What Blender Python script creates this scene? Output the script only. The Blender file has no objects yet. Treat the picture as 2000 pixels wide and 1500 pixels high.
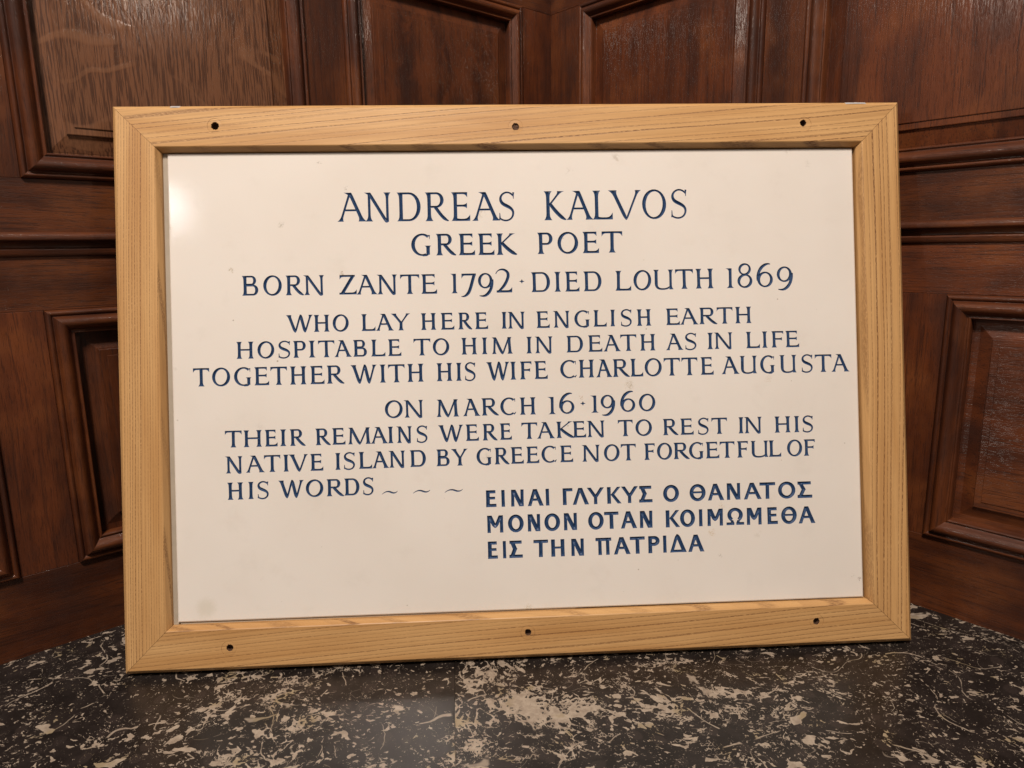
import bpy, bmesh, math, random
from mathutils import Vector, Matrix
from mathutils.geometry import delaunay_2d_cdt
import numpy as np
random.seed(7)
S2 = 1/math.sqrt(2)
SC = bpy.context.scene
COL = SC.collection

# ------------------------------------------------------------ camera
cd = bpy.data.cameras.new("camera"); cam = bpy.data.objects.new("camera", cd); COL.objects.link(cam)
R_ = Vector((.99845764, .05351026, -.01479834)); D_ = Vector((-.00423711, -.19232504, -.98132213)); F_ = Vector((-.05535689, .97987128, -.19180168))
cam.matrix_world = Matrix((( R_.x, -D_.x, -F_.x, 0), (R_.y, -D_.y, -F_.y, 0), (R_.z, -D_.z, -F_.z, .567), (0, 0, 0, 1)))
cd.sensor_width = 36; cd.lens = 1355.8/2000*36; cd.clip_start = .02; cd.clip_end = 60
SC.camera = cam

# ------------------------------------------------------------ room light
w = bpy.data.worlds.new("World"); SC.world = w; w.use_nodes = True
w.node_tree.nodes['Background'].inputs[0].default_value = (1.0, .86, .74, 1)
w.node_tree.nodes['Background'].inputs[1].default_value = .13

def area(name, loc, target, size, power, color, size_y=None):
    l = bpy.data.lights.new(name, 'AREA'); l.energy = power; l.color = color; l.size = size
    if size_y: l.shape = 'RECTANGLE'; l.size_y = size_y
    else: l.shape = 'DISK'
    o = bpy.data.objects.new(name, l); COL.objects.link(o); o.location = loc
    o.rotation_euler = (Vector(target)-Vector(loc)).to_track_quat('-Z', 'Y').to_euler()
    return o
area('ceiling_lamp', (-.35, -1.15, 3.45), (0, 1.0, .40), .60, 154, (1.0, .875, .78))
area('far_lamp', (-1.90, -2.99, 2.48), (-.52, .96, .63), .06, 3.0, (.92, .96, 1.0))
area('added_left_light', (-3.1, -1.3, 2.15), (0, 1.2, .6), .13, 10, (1.0, .88, .76))  # added light for streaks on the mouldings, set outside the tablet's reflection
area('added_right_light', (2.75, -.75, 2.05), (0, 1.2, .6), .12, 7, (1.0, .84, .70))  # second added light, from the right, also for the moulding highlights

SC.view_settings.view_transform = 'Standard'; SC.view_settings.look = 'None'
SC.view_settings.exposure = 0; SC.view_settings.gamma = 1
SC.render.engine = 'CYCLES'; SC.cycles.max_bounces = 6; SC.cycles.diffuse_bounces = 3; SC.cycles.glossy_bounces = 3

# ------------------------------------------------------------ helpers
def mesh_obj(name, verts, faces, mat, parent=None, smooth=False, matrix=None):
    me = bpy.data.meshes.new(name); me.from_pydata([tuple(v) for v in verts], [], faces); me.validate(); me.update()
    if mat: me.materials.append(mat)
    if smooth:
        for p in me.polygons: p.use_smooth = True
    o = bpy.data.objects.new(name, me); COL.objects.link(o)
    if parent: o.parent = parent
    if matrix is not None: o.matrix_local = matrix
    return o
def empty(name, matrix, label, cat, kind=None, group=None):
    o = bpy.data.objects.new(name, None); COL.objects.link(o); o.empty_display_size = .1
    o.matrix_world = matrix; o['label'] = label; o['category'] = cat
    if kind: o['kind'] = kind
    if group: o['group'] = group
    return o
def mat4(o, x, y, z):
    return Matrix(((x[0], y[0], z[0], o[0]), (x[1], y[1], z[1], o[1]), (x[2], y[2], z[2], o[2]), (0, 0, 0, 1)))

class NT:
    """tiny node helper"""
    def __init__(s, name):
        s.m = bpy.data.materials.new(name); s.m.use_nodes = True; s.t = s.m.node_tree; s.t.nodes.clear()
        s.out = s.n('ShaderNodeOutputMaterial'); s.b = s.n('ShaderNodeBsdfPrincipled')
        s.t.links.new(s.b.outputs[0], s.out.inputs[0])
    def n(s, typ, **kw):
        nd = s.t.nodes.new(typ)
        for k, v in kw.items(): setattr(nd, k, v)
        return nd
    def put(s, sock, v):
        if hasattr(v, 'node'): s.t.links.new(v, sock)
        elif v is not None: sock.default_value = v
    def set(s, key, v): s.put(s.b.inputs[key], v)
    def math(s, op, a, b=None, c=None, clamp=False):
        nd = s.n('ShaderNodeMath', operation=op, use_clamp=clamp)
        s.put(nd.inputs[0], a)
        if b is not None: s.put(nd.inputs[1], b)
        if c is not None: s.put(nd.inputs[2], c)
        return nd.outputs[0]
    def vec(s, op, a, b=None, scale=None):
        nd = s.n('ShaderNodeVectorMath', operation=op); s.put(nd.inputs[0], a)
        if b is not None: s.put(nd.inputs[1], b)
        if scale is not None: s.put(nd.inputs['Scale'], scale)
        return nd.outputs['Value'] if op in ('LENGTH', 'DISTANCE', 'DOT_PRODUCT') else nd.outputs[0]
    def xyz(s, v):
        nd = s.n('ShaderNodeSeparateXYZ'); s.put(nd.inputs[0], v); return nd.outputs
    def comb(s, x, y, z):
        nd = s.n('ShaderNodeCombineXYZ'); s.put(nd.inputs[0], x); s.put(nd.inputs[1], y); s.put(nd.inputs[2], z); return nd.outputs[0]
    def noise(s, v, scale, detail=3, rough=.5, dist=0, out=0):
        nd = s.n('ShaderNodeTexNoise'); s.put(nd.inputs['Vector'], v); s.put(nd.inputs['Scale'], scale)
        nd.inputs['Detail'].default_value = detail; nd.inputs['Roughness'].default_value = rough; nd.inputs['Distortion'].default_value = dist
        return nd.outputs[out]
    def voro(s, v, scale, feature='DISTANCE_TO_EDGE', rnd=1, out='Distance'):
        nd = s.n('ShaderNodeTexVoronoi', feature=feature); s.put(nd.inputs['Vector'], v); nd.inputs['Scale'].default_value = scale
        nd.inputs['Randomness'].default_value = rnd
        return nd.outputs[out]
    def ramp(s, f, stops, interp='LINEAR'):
        nd = s.n('ShaderNodeValToRGB'); s.put(nd.inputs[0], f); cr = nd.color_ramp; cr.interpolation = interp
        while len(cr.elements) < len(stops): cr.elements.new(.5)
        for e, (p, c) in zip(cr.elements, stops):
            e.position = p; e.color = (c, c, c, 1) if isinstance(c, (int, float)) else (*c, 1)
        return nd.outputs[0]
    def mix(s, f, a, b, blend='MIX'):
        nd = s.n('ShaderNodeMix', data_type='RGBA', blend_type=blend); s.put(nd.inputs[0], f)
        s.put(nd.inputs[6], (*a, 1) if isinstance(a, tuple) else a); s.put(nd.inputs[7], (*b, 1) if isinstance(b, tuple) else b)
        return nd.outputs[2]
    def smooth(s, v, a, b):
        nd = s.n('ShaderNodeMapRange', interpolation_type='SMOOTHSTEP'); s.put(nd.inputs[0], v)
        s.put(nd.inputs[1], a); s.put(nd.inputs[2], b); nd.inputs[3].default_value = 0; nd.inputs[4].default_value = 1
        return nd.outputs[0]
    def bump(s, h, strength, dist, normal=None):
        nd = s.n('ShaderNodeBump'); nd.inputs['Strength'].default_value = strength; nd.inputs['Distance'].default_value = dist
        s.put(nd.inputs['Height'], h)
        if normal is not None: s.put(nd.inputs['Normal'], normal)
        return nd.outputs[0]
    def obj(s): return s.n('ShaderNodeTexCoord').outputs['Object']
    def rnd(s): return s.n('ShaderNodeObjectInfo').outputs['Random']

# ------------------------------------------------------------ materials
def make_ash(name, slope, freq, seed, warpamp, tone=1.0, wob=.6, dsc=170):
    """light ash: growth rings running along local x, dashed dark pores"""
    m = NT(name); o = m.obj(); x, y, z = m.xyz(o)
    p = m.comb(x, y, m.math('ADD', z, seed))
    low = m.noise(m.vec('MULTIPLY', p, (2.2, 14, 14)), 1, 2, .5)
    low = m.math('SUBTRACT', low, .5)
    big = m.math('SUBTRACT', m.noise(m.vec('MULTIPLY', p, (1.0, 4, 4)), 1, 1, .5), .5)
    yy = m.math('ADD', m.math('ADD', y, m.math('MULTIPLY', x, slope)), m.math('MULTIPLY', z, .7))
    yy = m.math('ADD', yy, m.math('MULTIPLY', big, warpamp))
    yy = m.math('ADD', yy, m.math('MULTIPLY', low, .006*wob))
    ph = m.math('MULTIPLY', yy, freq)
    # vary ring spacing
    ph = m.math('ADD', ph, m.math('MULTIPLY', m.noise(m.comb(m.math('MULTIPLY', x, .6), m.math('MULTIPLY', yy, 60), seed), 1, 1), 2.2))
    fr = m.math('FRACT', ph)
    cell = m.math('FLOOR', ph)
    wn = m.n('ShaderNodeTexWhiteNoise', noise_dimensions='1D'); m.put(wn.inputs['W'], m.math('ADD', cell, seed*3.1))
    ringr = wn.outputs['Value']
    line = m.math('SUBTRACT', 1, m.smooth(m.math('ABSOLUTE', m.math('SUBTRACT', fr, .5)), .05, .19))
    pores = m.noise(m.vec('MULTIPLY', p, (dsc, 1900, 1900)), 1, 2, .6)
    fine = m.noise(m.vec('MULTIPLY', p, (26, 900, 900)), 1, 3, .6)
    dash = m.smooth(pores, .41, .53)
    lineA = m.math('MULTIPLY', m.math('MULTIPLY', line, m.math('MULTIPLY_ADD', dash, .88, .12)), m.math('MULTIPLY_ADD', ringr, .7, .3))
    late = m.smooth(fr, .5, 1.0)
    base = m.mix(m.smooth(m.noise(m.vec('MULTIPLY', p, (3, 40, 40)), 1, 3), .3, .75), (.66*tone, .395*tone, .165*tone), (.515*tone, .272*tone, .096*tone))
    base = m.mix(m.math('MULTIPLY', late, m.math('MULTIPLY_ADD', ringr, .35, .10)), base, (.40*tone, .22*tone, .09*tone))
    base = m.mix(m.math('MULTIPLY', m.smooth(fine, .48, .72), .34), base, (.36*tone, .19*tone, .075*tone))
    col = m.mix(m.math('MULTIPLY', lineA, .95), base, (.150, .062, .023))
    m.set('Base Color', col); m.set('Roughness', m.math('MULTIPLY_ADD', fine, .2, .36))
    m.set('Specular IOR Level', .4)
    h = m.math('ADD', m.math('MULTIPLY', lineA, -1), m.math('MULTIPLY', fine, .25))
    m.set('Normal', m.bump(h, .25, .0006))
    return m.m

def make_oak(name, kind='rail', tone=1.0, red=0.0):
    """dark varnished oak, grain along local x"""
    m = NT(name); o = m.obj(); r = m.rnd()
    off = m.comb(m.math('MULTIPLY', r, 31), m.math('MULTIPLY', r, 17), m.math('MULTIPLY', r, 53))
    p = m.vec('ADD', o, off)
    wv = m.vec('SCALE', m.vec('SUBTRACT', m.noise(m.vec('MULTIPLY', p, (1.6, 5, 5)), 1, 2, out=1), (.5, .5, .5)), scale=.03)
    wv = m.vec('MULTIPLY', wv, (0.0, 1.0, 1.0))
    q = m.vec('ADD', p, wv)
    broad = m.noise(m.vec('MULTIPLY', q, (2.5, 26, 26)), 1, 4, .6)
    grain = m.noise(m.vec('MULTIPLY', q, (9, 330, 330)), 1, 4, .65)
    pore = m.noise(m.vec('MULTIPLY', q, (55, 1150, 1150)), 1, 2, .6)
    blotch = m.noise(m.vec('MULTIPLY', p, (7, 9, 9)), 1, 3, .6)
    T = tone
    c1 = (.116*T, (.0315-.003*red)*T, .0088*T); c2 = (.042*T, .0108*T, .0040*T)
    col = m.mix(m.smooth(broad, .3, .7), c1, c2)
    col = m.mix(m.math('MULTIPLY', m.smooth(blotch, .48, .70), .60), col, (.165*T, .050*T, .0135*T))
    col = m.mix(m.math('MULTIPLY', m.smooth(blotch, .50, .30), .60), col, (.030*T, .0115*T, .0080*T))
    col = m.mix(m.math('MULTIPLY', m.smooth(grain, .52, .68), .60), col, (.022*T, .0075*T, .0045*T))
    col = m.mix(m.math('MULTIPLY', m.smooth(pore, .56, .66), .55), col, (.020, .008, .006))
    h = m.math('ADD', m.math('MULTIPLY', m.smooth(pore, .52, .66), -1.0), m.math('MULTIPLY', grain, -.5))
    bs = .28
    if kind == 'quarter':
        # medullary ray flecks: short broad streaks and long wandering bands across the grain
        lines = m.noise(m.vec('MULTIPLY', q, (24, 560, 560)), 1, 2, .5)
        col = m.mix(m.math('MULTIPLY', m.smooth(lines, .46, .58), .72), m.mix(.74, col, (.212, .092, .043)), (.046, .0165, .0085))
        fp = m.vec('MULTIPLY', m.vec('ADD', p, m.vec('SCALE', m.vec('SUBTRACT', m.noise(m.vec('MULTIPLY', p, (5, 5, 5)), 1, 2, out=1), (.5, .5, .5)), scale=.22)), (11.0, 3.2, 3.2))
        fl = m.noise(fp, 1, 1, .5)
        band = m.math('SUBTRACT', 1, m.smooth(m.math('ABSOLUTE', m.math('SUBTRACT', fl, .5)), .008, .028))
        keep = m.smooth(m.noise(m.vec('MULTIPLY', p, (9, 12, 12)), 1, 1), .44, .56)
        f2 = m.smooth(m.noise(m.vec('MULTIPLY', p, (22, 60, 60)), 1, 1), .70, .76)
        fleck = m.math('MAXIMUM', m.math('MULTIPLY', band, keep), f2)
        col = m.mix(m.math('MULTIPLY', fleck, .55), col, (.235, .105, .050))
        h = m.math('MULTIPLY', h, m.math('SUBTRACT', 1, m.math('MULTIPLY', fleck, .9)))
        bs = .28
    if kind == 'burr':
        sw = m.noise(m.vec('MULTIPLY', p, (11, 22, 22)), 1, 4, .6, 1.6)
        col = m.mix(m.math('MULTIPLY', m.smooth(sw, .45, .65), .6), col, (.125, .034, .010))
    m.set('Base Color', col)
    m.set('Roughness', m.math('MULTIPLY_ADD', m.noise(p, 60, 2), .25, .34))
    m.set('Specular IOR Level', .30)
    h = m.math('ADD', h, m.math('MULTIPLY', m.noise(m.vec('MULTIPLY', p, (70, 300, 300)), 1, 2), .6))
    n = m.bump(h, bs, .0008)
    m.set('Normal', n)
    m.set('Coat Weight', .32); m.set('Coat Roughness', .13); m.set('Coat IOR', 1.5)
    m.set('Coat Normal', n)
    return m.m

def make_stone():
    m = NT('cream marble'); o = m.obj()
    big = m.noise(o, 3.5, 4, .55)
    col = m.mix(m.smooth(big, .35, .7), (.83, .78, .715), (.79, .735, .665))
    col = m.mix(m.math('MULTIPLY', m.smooth(m.noise(o, 22, 4, .6), .55, .8), .18), col, (.60, .54, .47))
    # sparse grey and brown specks
    v = m.voro(o, 52, 'F1'); vc = m.voro(o, 52, 'F1', out='Color'); cx = m.xyz(vc)
    rad = m.math('MULTIPLY_ADD', cx[1], .075, .012)
    spot = m.math('MULTIPLY', m.smooth(m.math('SUBTRACT', rad, m.math('ADD', v, m.math('MULTIPLY', m.noise(o, 900, 2), .05))), -.03, .012), m.smooth(cx[0], .76, .80))
    col = m.mix(m.math('MULTIPLY', spot, .7), col, (.33, .27, .20))
    v2 = m.voro(m.vec('ADD', o, (3.3, 1.7, 0)), 16, 'F1'); c2 = m.xyz(m.voro(m.vec('ADD', o, (3.3, 1.7, 0)), 16, 'F1', out='Color'))
    sm = m.math('MULTIPLY', m.math('MULTIPLY', m.smooth(v2, .16, .02), m.smooth(c2[0], .72, .8)), m.smooth(m.noise(o, 230, 3), .46, .62))
    col = m.mix(m.math('MULTIPLY', sm, .50), col, (.50, .44, .36))
    # larger marks read off the stone (metres from the frame's lower left corner): x, y, radius, strength, colour
    marks = [(.2198, .6115, .0055, .75, (.36, .32, .24)), (.1503, .5503, .0058, .75, (.36, .29, .17)), (.7048, .3768, .0085, .7, (.42, .35, .24)),
             (.6355, .3605, .0035, .8, (.40, .22, .08)), (.302, .5425, .0028, .9, (.30, .20, .06)), (.1060, .0820, .019, .30, (.56, .50, .36)),
             (.8335, .1995, .006, .55, (.55, .40, .22)), (.8185, .1620, .0065, .6, (.58, .42, .22)), (.5530, .0640, .008, .55, (.50, .42, .28)),
             (.9060, .3805, .007, .35, (.60, .44, .28)), (.1850, .3310, .0075, .35, (.55, .50, .42)), (.8300, .1300, .0030, .8, (.45, .40, .33)),
             (.7980, .1530, .002, .9, (.30, .25, .2)), (1.0330, .0880, .0035, .8, (.28, .24, .2)), (1.0240, .0930, .004, .35, (.4, .36, .3)),
             (.4470, .5920, .010, .25, (.5, .46, .4)), (.2750, .6980, .003, .6, (.4, .36, .3)), (.3100, .6620, .003, .8, (.35, .3, .24)), (.9720, .6900, .006, .3, (.5, .46, .4))]
    wob = m.vec('SCALE', m.vec('SUBTRACT', m.noise(o, 260, 3, .6, out=1), (.5, .5, .5)), scale=.012)
    ow = m.vec('MULTIPLY', m.vec('ADD', o, wob), (1, 1, 0))
    brk = m.smooth(m.noise(o, 620, 3, .7), .42, .6)
    for (mx, my, mr, ms, mc) in marks:
        d = m.vec('DISTANCE', ow, (mx, my, 0))
        a = m.math('MULTIPLY', m.smooth(d, mr, mr*.25), ms)
        if mr < .012: a = m.math('MULTIPLY', a, brk)
        col = m.mix(a, col, mc)
    m.set('Base Color', col)
    m.set('Roughness', m.math('MULTIPLY_ADD', m.noise(o, 9, 3), .03, .045)); m.set('Specular IOR Level', .5)
    m.set('Normal', m.bump(m.noise(o, 520, 2, .5), .12, .0006))
    m.set('Subsurface Weight', .06); m.set('Subsurface Radius', (.006, .004, .003)); m.set('Subsurface Scale', .5)
    return m.m

def make_paint():
    m = NT('dark blue letter paint'); o = m.obj()
    n = m.noise(m.vec('ADD', o, m.comb(m.rnd(), 0, 0)), 380, 3, .6)
    col = m.mix(m.smooth(n, .35, .75), (.020, .052, .132), (.037, .082, .180))
    col = m.mix(m.math('MULTIPLY', m.smooth(m.noise(o, 900, 2), .66, .74), .7), col, (.30, .30, .32))
    m.set('Base Color', col); m.set('Roughness', .42); m.set('Specular IOR Level', .35)
    return m.m

def make_floor():
    m = NT('black fossil marble'); o = m.obj()
    o = m.vec('MULTIPLY', o, (1, 1, 0))
    wp = lambda v, sc, amt, det=3: m.vec('SCALE', m.vec('SUBTRACT', m.noise(v, sc, det, .65, out=1), (.5, .5, .5)), scale=amt)
    w1 = wp(o, 6, .06, 2); w2 = wp(o, 40, .0075, 2); w3 = wp(o, 220, .0016, 2)
    q = m.vec('MULTIPLY', m.vec('ADD', m.vec('ADD', m.vec('ADD', o, w1), w2), w3), (1, .95, 0))
    LO = m.noise(m.vec('ADD', o, (.2, .4, 0)), 3.6, 2, .5)
    def blend(k, sc, off): return m.math('ADD', m.math('MULTIPLY', LO, k), m.math('MULTIPLY', m.noise(m.vec('MULTIPLY', m.vec('ADD', q, off), (.8, 1.2, 0)), sc, 3, .6), 1-k))
    def cement(scale, off, M, lo, hi, wmax, edge, jit=.8):
        """pale cement between dark clasts; its width is negative (none) where the mask is low"""
        p = m.vec('ADD', q, off); e = m.voro(p, scale); c = m.xyz(m.voro(p, scale, 'F1', out='Color'))
        nd = m.n('ShaderNodeMapRange'); nd.clamp = True; m.put(nd.inputs[0], M)
        for i, v in zip((1, 2, 3, 4), (lo, hi, -.06, wmax)): nd.inputs[i].default_value = v
        ww = m.math('ADD', nd.outputs[0], m.math('MULTIPLY', m.math('SUBTRACT', c[0], .55), wmax*jit))
        e = m.math('ADD', e, m.math('MULTIPLY', m.math('SUBTRACT', m.noise(m.vec('ADD', q, off), scale*2.6, 2, .6), .40), .55))
        return m.smooth(m.math('SUBTRACT', ww, e), 0, edge)
    a = cement(40, (0, 0, 0), blend(.42, 11, (1, 1, 0)), .53, .67, .24, .03)
    b = cement(95, (3.7, .4, 0), blend(.38, 19, (4, 4, 0)), .53, .65, .32, .04)
    c_ = cement(200, (6.7, 3.4, 0), blend(.30, 33, (7, 2, 0)), .55, .69, .40, .06)
    def flakes(off, sc, st, k, msc, lo, dist=.4):
        p = m.vec('MULTIPLY', m.vec('ADD', q, off), (1, st, 0))
        n = m.math('ADD', m.noise(p, sc, 3, .55, dist), m.math('MULTIPLY', m.math('SUBTRACT', m.noise(m.vec('ADD', o, off), msc, 2), .5), k))
        return m.smooth(n, lo, lo+.012)
    f1 = flakes((0, 0, 0), 26, 1.5, .40, 7, .66); f2 = flakes((2, 7, 0), 62, 1.4, .45, 11, .655); f3 = flakes((7, 2, 0), 130, 1.3, .5, 16, .655)
    def vein(off, sc, th, st, k0):
        p = m.vec('MULTIPLY', m.vec('ADD', m.vec('ADD', m.vec('ADD', o, w2), m.vec('SCALE', w1, scale=.6)), off), (1, st, 0))
        n = m.noise(p, sc, 1, .45)
        return m.math('MULTIPLY', m.math('SUBTRACT', 1, m.smooth(m.math('ABSOLUTE', m.math('SUBTRACT', n, .5)), th*.4, th)), m.smooth(m.noise(m.vec('ADD', o, off), 19, 3), k0, k0+.03))
    v1 = vein((9, 3, 0), 5, .0030, 1.2, .50); v2 = vein((4, 13, 0), 9, .0035, .8, .54); v3 = vein((1, 5, 0), 20, .006, 1.3, .60)
    wmask = m.math('MULTIPLY', v1, .9)
    for k in (a, b, m.math('MULTIPLY', c_, .9), f1, f2, m.math('MULTIPLY', f3, .85), m.math('MULTIPLY', v2, .75), m.math('MULTIPLY', v3, .35)): wmask = m.math('MAXIMUM', wmask, k)
    dark = m.mix(m.smooth(m.noise(q, 24, 4, .65), .35, .68), (.0125, .0100, .0090), (.0240, .0190, .0172))
    cl = m.xyz(m.voro(q, 46, 'F1', out='Color')); cd_ = m.voro(q, 46, 'F1')
    dark = m.mix(m.math('MULTIPLY', m.math('MULTIPLY', m.smooth(cl[2], .80, .84), m.smooth(cd_, .42, .32)), .6), dark, (.036, .027, .024))
    pale = m.mix(m.smooth(m.noise(o, 90, 4, .65), .32, .7), (.42, .35, .275), (.27, .215, .165))
    pale = m.mix(m.math('MULTIPLY', m.smooth(m.noise(m.vec('ADD', o, (4, 4, 0)), 22, 2), .56, .66), .6), pale, (.28, .215, .11))
    col = m.mix(m.math('MULTIPLY', wmask, .95), dark, pale)
    scr = m.smooth(m.noise(m.vec('MULTIPLY', o, (6, 220, 0)), 1, 3, .7), .62, .8)
    m.set('Base Color', col); m.set('Roughness', m.math('ADD', m.math('MULTIPLY_ADD', m.noise(o, 14, 3), .14, .24), m.math('MULTIPLY', scr, .12)))
    m.set('Specular IOR Level', .28)
    m.set('Normal', m.bump(m.math('ADD', m.noise(o, 240, 3), m.math('MULTIPLY', scr, .4)), .10, .0006))
    return m.m

def plain(name, col, rough=.6, noise_scale=80, var=.25, bump=.2):
    m = NT(name); o = m.obj(); n = m.noise(o, noise_scale, 4, .6)
    m.set('Base Color', m.mix(n, tuple(c*(1-var) for c in col), tuple(c*(1+var) for c in col))); m.set('Roughness', rough)
    m.set('Normal', m.bump(n, bump, .0006)); return m.m


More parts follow.
